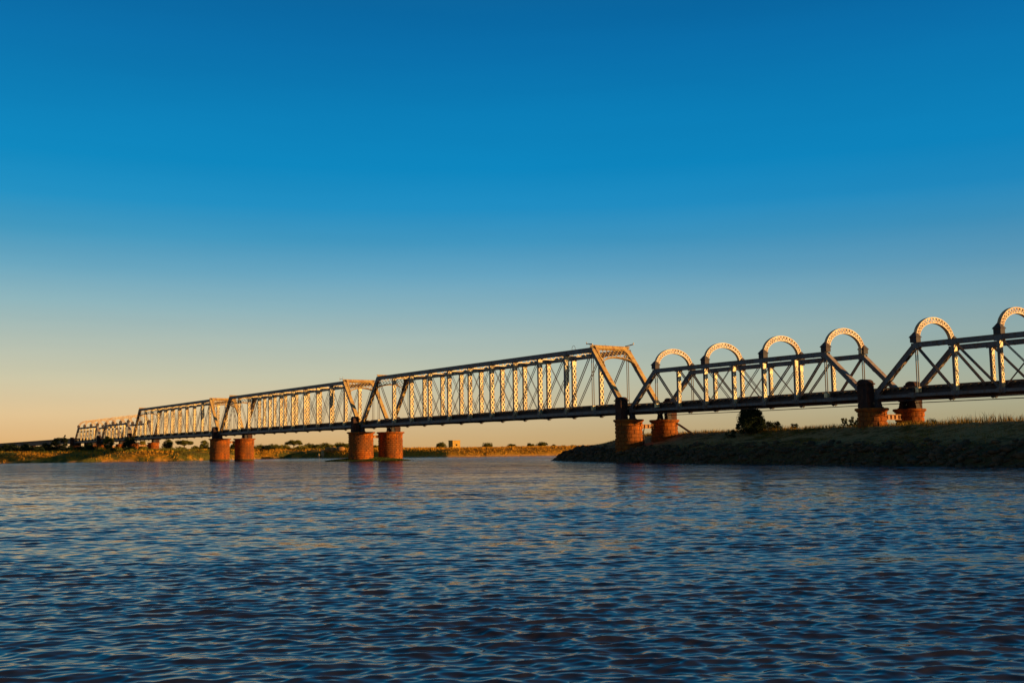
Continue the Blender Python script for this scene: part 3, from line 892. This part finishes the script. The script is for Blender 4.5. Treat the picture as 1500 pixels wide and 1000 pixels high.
def leaf_cloud(cents, rads, n_leaf, size, flat=1.0, rng=RNG):
    k = len(cents); c = np.repeat(cents, n_leaf, 0); r = np.repeat(rads, n_leaf)[:, None]
    d = rng.normal(size=(len(c), 3)); d /= np.linalg.norm(d, axis=1)[:, None]
    rad = rng.random((len(c), 1))**0.45
    p = c + d*r*rad*np.array([1, 1, flat])
    a = rng.normal(size=(len(c), 3)); a /= np.linalg.norm(a, axis=1)[:, None]
    b = np.cross(a, rng.normal(size=(len(c), 3))); b /= np.linalg.norm(b, axis=1)[:, None]
    s = size*(0.6+0.8*rng.random((len(c), 1)))
    v = np.stack([p-a*s, p+b*s*.45, p+a*s, p-b*s*.45], 1).reshape(-1, 3)
    f = (np.arange(len(c))*4)[:, None]+np.array([0, 1, 2, 3])
    return v, f
def make_tree(name, x, y, h, w, kind, mat, label, cat, group=None, n_leaf=60, clumps=28, leaf_s=None, seed=1, sink=0.0):
    rng = np.random.default_rng(seed); z = gz(x, y)-sink
    root = empty(name, (x, y, z)); tag(root, label, cat, group)
    cents = []; rads = []
    for i in range(clumps):
        a = rng.random()*2*pi
        if kind == 'flat':
            rr = sqrt(rng.random())*w/2*0.9; zz = h*(0.84-0.22*(rr/(w/2))**2) + rng.normal()*h*0.06; rc = w*0.15*(0.7+.6*rng.random())
        elif kind == 'bush':
            t = rng.random()**0.6; el = rng.random()
            rr = w/2*0.82*t*sqrt(max(0.05, 1-(el*0.8)**2)); zz = h*(0.12+0.74*el); rc = w*0.17*(0.7+.7*rng.random())
            if i % 6 == 0: rr = w/2*0.95*(1-0.5*el*el); rc = w*0.08; zz = min(zz*1.08, h*0.97)
        elif kind == 'round':
            el = rng.uniform(-0.9, 1.0); t = 0.5+0.5*rng.random()
            rr = w/2*0.80*t*sqrt(1-el*el*0.9); zz = h*(0.56+0.36*el); rc = w*0.17*(0.7+.7*rng.random())
        else:   # sprigs
            el = rng.random(); rr = w/2*(0.35+0.65*rng.random())*(1-0.35*el); zz = h*(0.1+0.85*el); rc = w*0.11*(0.6+.8*rng.random())
        cents.append((rr*cos(a), rr*sin(a), zz)); rads.append(rc)
    cents = np.array(cents); rads = np.array(rads)
    v, f = leaf_cloud(cents, rads, n_leaf, leaf_s or w*0.022, 0.55 if kind == 'flat' else 0.85, rng)
    link('crown', np_mesh('crown', v, f, mat), root)
    mb = MB(); tr = w*0.022+0.02
    hub = Vector((0, 0, h*(0.45 if kind in ('flat', 'round') else 0.18)))
    mb.tube([(0, 0, -0.3), (rng.normal()*w*.01, rng.normal()*w*.01, hub.z*.5), tuple(hub)], [tr*1.5, tr*1.15, tr], 7)
    for i in range(0, clumps, 2):
        c = Vector(cents[i]); m_ = hub.lerp(c, 0.5)+Vector((rng.normal(), rng.normal(), abs(rng.normal())))*w*0.03
        mb.tube([tuple(hub-Vector((0, 0, .02))), tuple(m_), tuple(c)], [tr*.6, tr*.4, tr*.15], 5)
    mb.obj('trunk', M['bark'], root)
    return root

# near bank shrubs
def Xc(px, Y, py=640): # column to X, allowing for the small roll of the camera
    return ((px-750)*cos(ROLL) + (py-500)*sin(ROLL))/FPX*Y
def shrub(px, Y, top, w, kind, mat, label, group, nl, cl, ls, seed):
    xx = Xc(px, Y); hz_ = 657.9-(px-750)*0.0130
    h = CAM_H+(hz_-top)/FPX*Y-gz(xx, Y)
    make_tree('bush', xx, Y, h, w, kind, M[mat], label, 'bush', group, nl, cl, ls, seed)
GN = 'small shrubs on the near bank'
shrub(1099, 102, 593.5, 2.7, 'bush', 'leaf_dark', 'dense dark round bush standing on the bank under the low arched span', None, 330, 100, 0.06, 3)
shrub(1131, 102, 617, 1.9, 'bush', 'leaf_dark', 'small ragged dark bush just right of the round bush', GN, 120, 26, 0.05, 4)
shrub(1163, 100, 620, 0.9, 'sprig', 'leaf_dark', 'thin twiggy shrub on the crest between the round bush and the right piers', GN, 60, 20, 0.04, 5)
shrub(1070, 102, 627, 1.2, 'bush', 'leaf_dark', 'tiny low shrub touching the left side of the round bush', GN, 90, 16, 0.04, 6)
shrub(1235, 93, 610.5, 0.8, 'sprig', 'leaf_olive', 'upright leafy shrub with open twigs, left of the right bank piers', GN, 70, 22, 0.04, 7)
shrub(1250, 93, 609.5, 1.0, 'sprig', 'leaf_olive', 'leafy shrub touching the left side of the right bank pier', GN, 80, 26, 0.04, 8)
shrub(1362, 86, 613, 1.0, 'bush', 'leaf_dark', 'tiny dark shrub in the grass right of the right bank piers', GN, 80, 14, 0.035, 9)
make_tree('bush', Xc(869, 150), 149, 1.6, 1.9, 'bush', M['leaf_yellow'], 'yellow green bush behind the tip of the dark bank', 'bush', None, 120, 26, 0.07, 10)
make_tree('bush', Xc(856, 150), 150, 1.1, 1.5, 'bush', M['leaf_olive'], 'low olive bush behind the tip of the dark bank, left of the yellow green one', 'bush', None, 100, 20, 0.07, 13)

# far bank trees: (picture column, depth, top row, width in px, kind, material, name, label)
def far_plant(px, Y, top, wpx, kind, mat, name, label, cat, group, seed, nl=110, cl=34):
    x = Xc(px, Y, 655); horizon = 657.9 - (px-750)*0.0130 + 0.0
    zt = CAM_H + (horizon-top)/FPX*Y; z0 = gz(x, Y)
    make_tree(name, x, Y, max(0.8, zt-z0), wpx/FPX*Y, kind, mat, label, cat, group, nl, cl, max(0.12, wpx/FPX*Y*0.032), seed)
GF = 'bushes on the horizon of the far bank'
far_plant(647, 395, 647.5, 20, 'bush', M['leaf_olive'], 'bush', 'spreading dark bush touching the left side of the small hut', 'bush', GF, 21)
far_plant(715, 380, 648, 19, 'bush', M['leaf_olive'], 'bush', 'rounded bush on the far bank, first to the right of the hut', 'bush', GF, 22)
far_plant(749, 380, 649.5, 16, 'bush', M['leaf_olive'], 'bush', 'low dome shaped bush on the far bank, second to the right of the hut', 'bush', GF, 23)
far_plant(764, 380, 653, 5, 'bush', M['leaf_olive'], 'bush', 'tiny low bush on the far bank, third to the right of the hut', 'bush', GF, 24)
far_plant(777, 385, 648, 12, 'round', M['leaf_olive'], 'tree', 'small open crowned tree on the far bank left of the widest bush', 'tree', None, 25)
far_plant(794, 380, 646.5, 20, 'bush', M['leaf_olive'], 'bush', 'widest and tallest dark bush on the far bank near the dark tip', 'bush', GF, 26)
far_plant(811, 385, 650, 9, 'bush', M['leaf_olive'], 'bush', 'small bush touching the right side of the widest far bush', 'bush', GF, 27)
far_plant(825, 390, 651, 6, 'bush', M['leaf_yellow'], 'bush', 'thin pale bush second to the right of the widest far bush', 'bush', GF, 28)
far_plant(839, 390, 651, 12, 'bush', M['leaf_olive'], 'bush', 'low bush on the far bank closest to the dark tip', 'bush', GF, 29)
GT = 'trees and bushes on the left bank'
L = [
 (88, 268, 640, 26, 'sprig', 'leaf_dark', 'bush', 'ragged dark bush with bare twigs left of the last arched span'),
 (98, 266, 635.5, 9, 'sprig', 'leaf_dark', 'bush', 'taller twiggy bush at the left foot of the last arched span'),
 (71, 270, 647, 20, 'bush', 'leaf_dark', 'bush', 'low dark bush left of the twiggy bush, below the grey girders'),
 (44, 272, 650, 24, 'bush', 'leaf_dark', 'bush', 'low dark bush near the left edge below the grey girders'),
 (16, 272, 650.5, 28, 'bush', 'leaf_dark', 'bush', 'low dark bush at the left edge of the picture'),
 (135, 262, 648, 17, 'bush', 'leaf_dark', 'bush', 'dark bush under the last arched span between two tiny piers'),
 (161, 258, 637.5, 17, 'round', 'leaf_olive', 'tree', 'olive tree in front of the arched span between the tiny piers'),
 (193, 255, 639, 25, 'bush', 'leaf_dark', 'tree', 'broad dark tree hiding the left end of the farthest tall span'),
 (191, 248, 655, 15, 'bush', 'leaf_yellow', 'bush', 'drooping yellow green bush in front of the broad dark tree'),
 (211, 285, 644, 11, 'round', 'leaf_yellow', 'tree', 'small light green tree between the two farthest tall span piers'),
 (249, 300, 642, 17, 'round', 'leaf_olive', 'tree', 'round crowned tree under the farthest tall span, left of the flat topped tree'),
 (272, 298, 643, 24, 'flat', 'leaf_olive', 'tree', 'flat topped acacia tree under the farthest tall span'),
 (301, 292, 643.5, 14, 'round', 'leaf_olive', 'tree', 'leaning small tree left of the orange river piers'),
 (318, 295, 650, 14, 'bush', 'leaf_olive', 'bush', 'bush just behind the left orange river pier'),
 (345, 300, 645, 14, 'bush', 'leaf_olive', 'bush', 'green bush seen between the two orange river piers'),
 (404, 315, 650, 22, 'bush', 'leaf_olive', 'bush', 'low bush on the rise right of the orange river piers'),
 (383, 312, 651, 16, 'bush', 'leaf_olive', 'bush', 'small bush touching the right orange river pier'),
 (432, 320, 643.5, 24, 'flat', 'leaf_olive', 'tree', 'spreading low tree on the skyline midway between the two pairs of river piers'),
 (455, 315, 648.5, 18, 'bush', 'leaf_olive', 'bush', 'bush on the skyline right of the spreading low tree'),
 (478, 305, 648, 20, 'bush', 'leaf_olive', 'bush', 'bush above the pale rocks on the far shore'),
 (499, 300, 648, 20, 'bush', 'leaf_yellow', 'bush', 'yellow green bush left of the thick red river piers'),
 (418, 300, 652, 20, 'bush', 'leaf_yellow', 'bush', 'yellowish shrub on the rise below the spreading low tree'),
 (444, 297, 653, 24, 'bush', 'leaf_yellow', 'bush', 'wide yellowish shrub on the slope right below the spreading low tree'),
 (466, 300, 650, 16, 'bush', 'leaf_olive', 'bush', 'bush on the skyline left above the pale stones'),
 (488, 296, 652, 16, 'bush', 'leaf_yellow', 'bush', 'yellowish shrub directly above the orange boulders'),
 (508, 298, 649, 14, 'bush', 'leaf_olive', 'bush', 'bush touching the left edge of the thick red piers'),
 (552, 296, 651, 10, 'bush', 'leaf_yellow', 'bush', 'shrub seen through the gap between the thick red piers'),
 (394, 290, 655, 22, 'bush', 'leaf_dark', 'bush', 'dark low shrub near the shore right of the orange river piers'),
 (120, 256, 652, 16, 'bush', 'leaf_dark', 'bush', 'dark shrub right of the leftmost tiny pier'),
 (58, 262, 654, 34, 'bush', 'leaf_dark', 'bush', 'long dark shrub below the grey girders, second from the left edge'),
 (22, 262, 655, 34, 'bush', 'leaf_dark', 'bush', 'long dark shrub by the left edge, in front of the low bushes'),
 (289, 285, 652, 12, 'bush', 'leaf_olive', 'bush', 'low shrub right of the flat topped acacia tree'),
 (306, 280, 654, 14, 'bush', 'leaf_dark', 'bush', 'dark shrub at the foot of the leaning small tree'),

 (108, 252, 656, 8, 'bush', 'leaf_olive', 'bush', 'small bush at the foot of the leftmost tiny pier'),
 (168, 247, 658, 10, 'bush', 'leaf_dark', 'bush', 'small dark bush on the slope below the olive tree'),
]
for i, (px, Yd, top, wpx, kind, mt, nm, lb) in enumerate(L):
    far_plant(px, Yd, top, wpx, kind, M[mt], nm, lb, nm, GT, 40+i, 110, 36)

# low scrub that runs on behind the left bank
def scrub():
    rng = np.random.default_rng(77)
    x = rng.uniform(-175, -38, 900); y = rng.uniform(285, 345, 900); df = poly_sd(x, y, FB)
    dens = fbm(x*0.05, y*0.05, 151, 3)
    k = (df > 6) & (rng.random(900) < np.clip(0.55+1.6*dens, 0.1, 1)); x, y = x[k], y[k]
    z, _, _ = ground(x, y); rr = 0.5+0.9*rng.random(len(x))**2
    v, f = leaf_cloud(np.stack([x, y, z+rr*0.45], -1), rr, 90, 0.20, 0.7, rng)
    tag(link('scrub', np_mesh('scrub', v, f, M['leaf_olive'])), 'continuous low olive scrub behind the left part of the far bank', 'scrub', kind='stuff')
scrub()

# weedy patch round the river piers
def weed_patch():
    c = (bpt(LL, 0)+bpt(LL, W))/2
    n = 26000; t = RNG.random(n)*2*pi; r = np.sqrt(RNG.random(n))
    px_ = c.x-1.2 + r*np.cos(t)*6.6; py_ = c.y-0.5 + r*np.sin(t)*3.6
    hh = (1-r**1.5)*0.42+0.10
    wd = 0.07
    a = RNG.random(n)*2*pi
    v = np.zeros((n, 3, 3)); zz = np.zeros(n)-0.03
    v[:, 0] = np.stack([px_-np.cos(a)*wd, py_-np.sin(a)*wd, zz], -1); v[:, 1] = np.stack([px_+np.cos(a)*wd, py_+np.sin(a)*wd, zz], -1)
    v[:, 2] = np.stack([px_+RNG.normal(0, .12, n), py_+RNG.normal(0, .12, n), hh*(0.5+RNG.random(n))], -1)
    f = (np.arange(n)*3)[:, None]+np.array([0, 1, 2])
    o = link('water_weed', np_mesh('water_weed', v.reshape(-1, 3), f, M['weed']))
    tag(o, 'low green weed floating round the thick red piers', 'weed', kind='stuff')
weed_patch()

# rubble along the waterline of the near bank
def icos(sub=1):
    import bmesh
    bm = bmesh.new(); bmesh.ops.create_icosphere(bm, subdivisions=sub, radius=1)
    v = np.array([list(p.co) for p in bm.verts]); f = np.array([[q.index for q in p.verts] for p in bm.faces]); bm.free(); return v, f
IV, IF = icos(2)
def rocks(n, seed):
    rng = np.random.default_rng(seed)
    x = rng.uniform(4, 60, n*12); y = rng.uniform(20, 150, n*12); d = poly_sd(x, y, RB)
    k = (d > -0.5) & (d < 3.6) & (rng.random(len(x)) < np.clip(1.15-d/3.6, 0, 1)); x, y = x[k][:n], y[k][:n]
    z, _, _ = ground(x, y); m = len(x)
    s = 0.07+0.24*rng.random(m)**2.5
    sc = s[:, None]*(0.7+0.6*rng.random((m, 3)))*np.array([1.2, 1.2, 0.75])
    off = 1+0.22*rng.normal(size=(m, len(IV)))*0.6
    v = IV[None]*off[:, :, None]*sc[:, None, :]
    a = rng.random(m)*2*pi; ca, sa = np.cos(a)[:, None], np.sin(a)[:, None]
    vx = v[:, :, 0]*ca-v[:, :, 1]*sa; vy = v[:, :, 0]*sa+v[:, :, 1]*ca
    v = np.stack([vx+x[:, None], vy+y[:, None], v[:, :, 2]+(z+s*0.2)[:, None]], -1)
    f = IF[None]+(np.arange(m)*len(IV))[:, None, None]
    return v.reshape(-1, 3), f.reshape(-1, 3)
v, f = rocks(5000, 8)
tag(link('rock_rubble', np_mesh('rock_rubble', v, f, M['rock'])), 'dark broken rock along the waterline of the near bank', 'rubble', kind='stuff')

def boulder(px, Yd, sx, sy, sz, mat, label, seed, dz=0.0):
    rng = np.random.default_rng(seed); x = Xc(px, Yd, 665)
    v = IV*(1+0.10*rng.normal(size=(len(IV), 1)))*np.array([sx, sy, sz])
    me = np_mesh('boulder', v, IF, mat)
    o = link('boulder', me, None, (x, Yd, max(0.1, gz(x, Yd))+sz*0.5+dz)); tag(o, label, 'boulder', 'boulders on the far shore')
    return o
boulder(474, 280, 0.45, 0.4, 1.25, M['rock_pale'], 'tall pale upright stone on the far shore left of the thick red piers', 1)
boulder(468.5, 279, 0.3, 0.3, 0.75, M['rock_pale'], 'short pale upright stone left of the tall one', 2)
boulder(483, 281, 1.1, 0.8, 0.8, M['rock_warm'], 'slanting orange boulder right of the tall pale stone', 3, 0.2)
boulder(490, 280, 0.8, 0.8, 0.9, M['rock_warm'], 'rounded orange boulder, second to the right of the tall pale stone', 4)
boulder(500, 279, 1.3, 0.9, 0.8, M['rock_warm'], 'wide orange boulder nearest the thick red piers', 5)

# hut on the far bank
Yh = 400; xh = Xc(666, Yh, 655)
hut = empty('hut', (xh, Yh, gz(xh, Yh)-0.2), radians(33)); tag(hut, 'small flat roofed ochre hut with one dark window on the far bank', 'hut')
hw, hd, hh = 3.2, 3.2, 3.35
mb = MB()
# front wall (facing the camera's right) with an opening, built of pieces butted together
mb.box(-hw/2, hw/2, -hd/2+0.25, hd/2, 0, hh)
y0, y1 = -hd/2, -hd/2+0.25
mb.box(-hw/2, -0.35, y0, y1-0.003, 0, hh); mb.box(0.35, hw/2, y0, y1-0.003, 0, hh)
mb.box(-0.349, 0.349, y0, y1-0.003, 0, 1.5); mb.box(-0.349, 0.349, y0, y1-0.003, 2.1, hh)
mb.obj('wall', M['plaster'], hut)
mb = MB(); mb.box(-0.345, 0.345, y1-0.05, y1-0.005, 1.503, 2.097); mb.box(-0.02, 0.02, y0+0.05, y0+0.09, 1.503, 2.097); mb.obj('window', M['black'], hut)
mb = MB(); mb.box(-hw/2-0.12, hw/2+0.12, -hd/2-0.12, hd/2+0.12, hh+0.002, hh+0.17); mb.obj('roof', M['plaster'], hut)

# timber prop and hook beside the piers of the near bank
A = Vector((Xc(991, 116.5), 116.5, 4.05)); Bx = Xc(1013, 115.5); B = Vector((Bx, 115.5, gz(Bx, 115.5)-0.1))
mb = MB(); d = B-A; mb.bar((0, 0, 0), tuple(d), 0.17, 0.17, (0, 1, 0)); mb.bar(tuple(d*0.02+Vector((0.25, 0, -.05))), tuple(d*0.98+Vector((.2, 0, 0))), 0.05, 0.05, (0, 1, 0))
o = mb.obj('prop', M['orange_steel']); o.location = A; tag(o, 'slanting timber prop leaning on the right pier at the tip of the dark bank', 'prop')
hx = bpt(0, 2.05); zg = gz(hx.x, hx.y)
mb = MB(); mb.tube([(0, 0, -0.2), (0.02, 0, 0.8), (-0.02, 0, 1.25), (0.10, 0, 1.7), (0.04, 0, 1.85)], [0.09, 0.07, 0.06, 0.05, 0.03], 8)
o = mb.obj('bent_post', M['wood']); o.location = (hx.x, hx.y-0.3, zg); tag(o, 'short bent dark post between the two piers at the tip of the dark bank', 'post')

# ------------------------------------------------------------------ light and sky
SUN_AZ, SUN_EL = radians(105), radians(7.3)      # azimuth from +Y towards +X
sd = Vector((sin(SUN_AZ)*cos(SUN_EL), cos(SUN_AZ)*cos(SUN_EL), sin(SUN_EL)))
ld = bpy.data.lights.new('sun', 'SUN'); lo = bpy.data.objects.new('sun', ld); COL.objects.link(lo)
lo.rotation_euler = sd.to_track_quat('Z', 'Y').to_euler(); lo.location = sd*300
ld.energy = 8.5; ld.angle = radians(0.6); ld.color = (1.0, 0.63, 0.235)

wd = bpy.data.worlds.new('World'); scene.world = wd; wd.use_nodes = True
nt = wd.node_tree
for n_ in list(nt.nodes): nt.nodes.remove(n_)
out = nt.nodes.new('ShaderNodeOutputWorld'); bg = nt.nodes.new('ShaderNodeBackground'); nt.links.new(bg.outputs[0], out.inputs[0])
sky = nt.nodes.new('ShaderNodeTexSky'); sky.sky_type = 'NISHITA'; sky.sun_disc = False
sky.sun_elevation = SUN_EL; sky.sun_rotation = SUN_AZ; sky.air_density = 1.0; sky.dust_density = 1.5; sky.ozone_density = 2.0
def s2l(c): return tuple(((v/255)/12.92 if v/255 <= 0.04045 else ((v/255+0.055)/1.055)**2.4) for v in c)
tc = nt.nodes.new('ShaderNodeTexCoord'); sp = nt.nodes.new('ShaderNodeSeparateXYZ'); nt.links.new(tc.outputs['Generated'], sp.inputs[0])
def el(yrow): return sin(math.atan((658-yrow)/FPX))
rows = [(658, (205, 166, 112)), (640, (206, 174, 124)), (600, (208, 190, 151)), (550, (190, 194, 172)), (500, (168, 188, 183)), (450, (136, 178, 191)),
        (400, (100, 164, 194)), (350, (62, 151, 194)), (300, (28, 142, 196)), (240, (2, 135, 193)), (150, (0, 125, 184)), (60, (0, 112, 173)), (0, (0, 104, 164))]
stops = [(el(y), s2l(c)) for y, c in rows] + [(0.50, s2l((22, 84, 126))), (1.0, s2l((30, 54, 82)))]
z = math_n(nt, 'MAXIMUM', sp.outputs[2], 0.0)
colr = ramp(nt, z, stops)
# warmer and brighter low on the left, greyer on the right (azimuth)
lr = math_n(nt, 'MULTIPLY', sp.outputs[0], 1.0)
warm = ramp(nt, math_n(nt, 'ADD', math_n(nt, 'MULTIPLY', lr, 0.9), 0.5), [(0.10, (1.27, 1.11, 0.98)), (0.5, (1, 1, 1)), (0.88, (0.60, 0.73, 0.81))])
low = ramp(nt, z, [(0.0, (1, 1, 1)), (0.30, (0.15, 0.15, 0.15))])
colr = mix(nt, low, colr, mix(nt, 1.0, colr, warm, 'MULTIPLY'))
skyc = mix(nt, 1.0, sky.outputs[0], (0.10, 0.10, 0.10), 'MULTIPLY')
colr = mix(nt, 0.04, colr, skyc)
hz = noise(nt, mapping(nt, tc.outputs['Generated'], (1.5, 1.5, 14.0)), 1.3, 5, 0.6)
colr = mix(nt, 1.0, colr, ramp(nt, hz, [(0.3, (0.965, 0.97, 0.975)), (0.7, (1.035, 1.03, 1.025))]), 'MULTIPLY')
nt.links.new(colr, bg.inputs['Color']); bg.inputs['Strength'].default_value = 1.0

for m_ in bpy.data.materials:
    if m_.use_nodes:
        for n_ in m_.node_tree.nodes:
            if n_.type == 'BSDF_PRINCIPLED':
                steelish = any(k in m_.name for k in ('steel', 'paint'))
                n_.inputs['Specular IOR Level'].default_value = 0.3 if steelish else 0.06
scene.view_settings.view_transform = 'Standard'; scene.view_settings.look = 'None'
scene.view_settings.exposure = 0; scene.view_settings.gamma = 1
scene.render.resolution_x = 1024; scene.render.resolution_y = 682
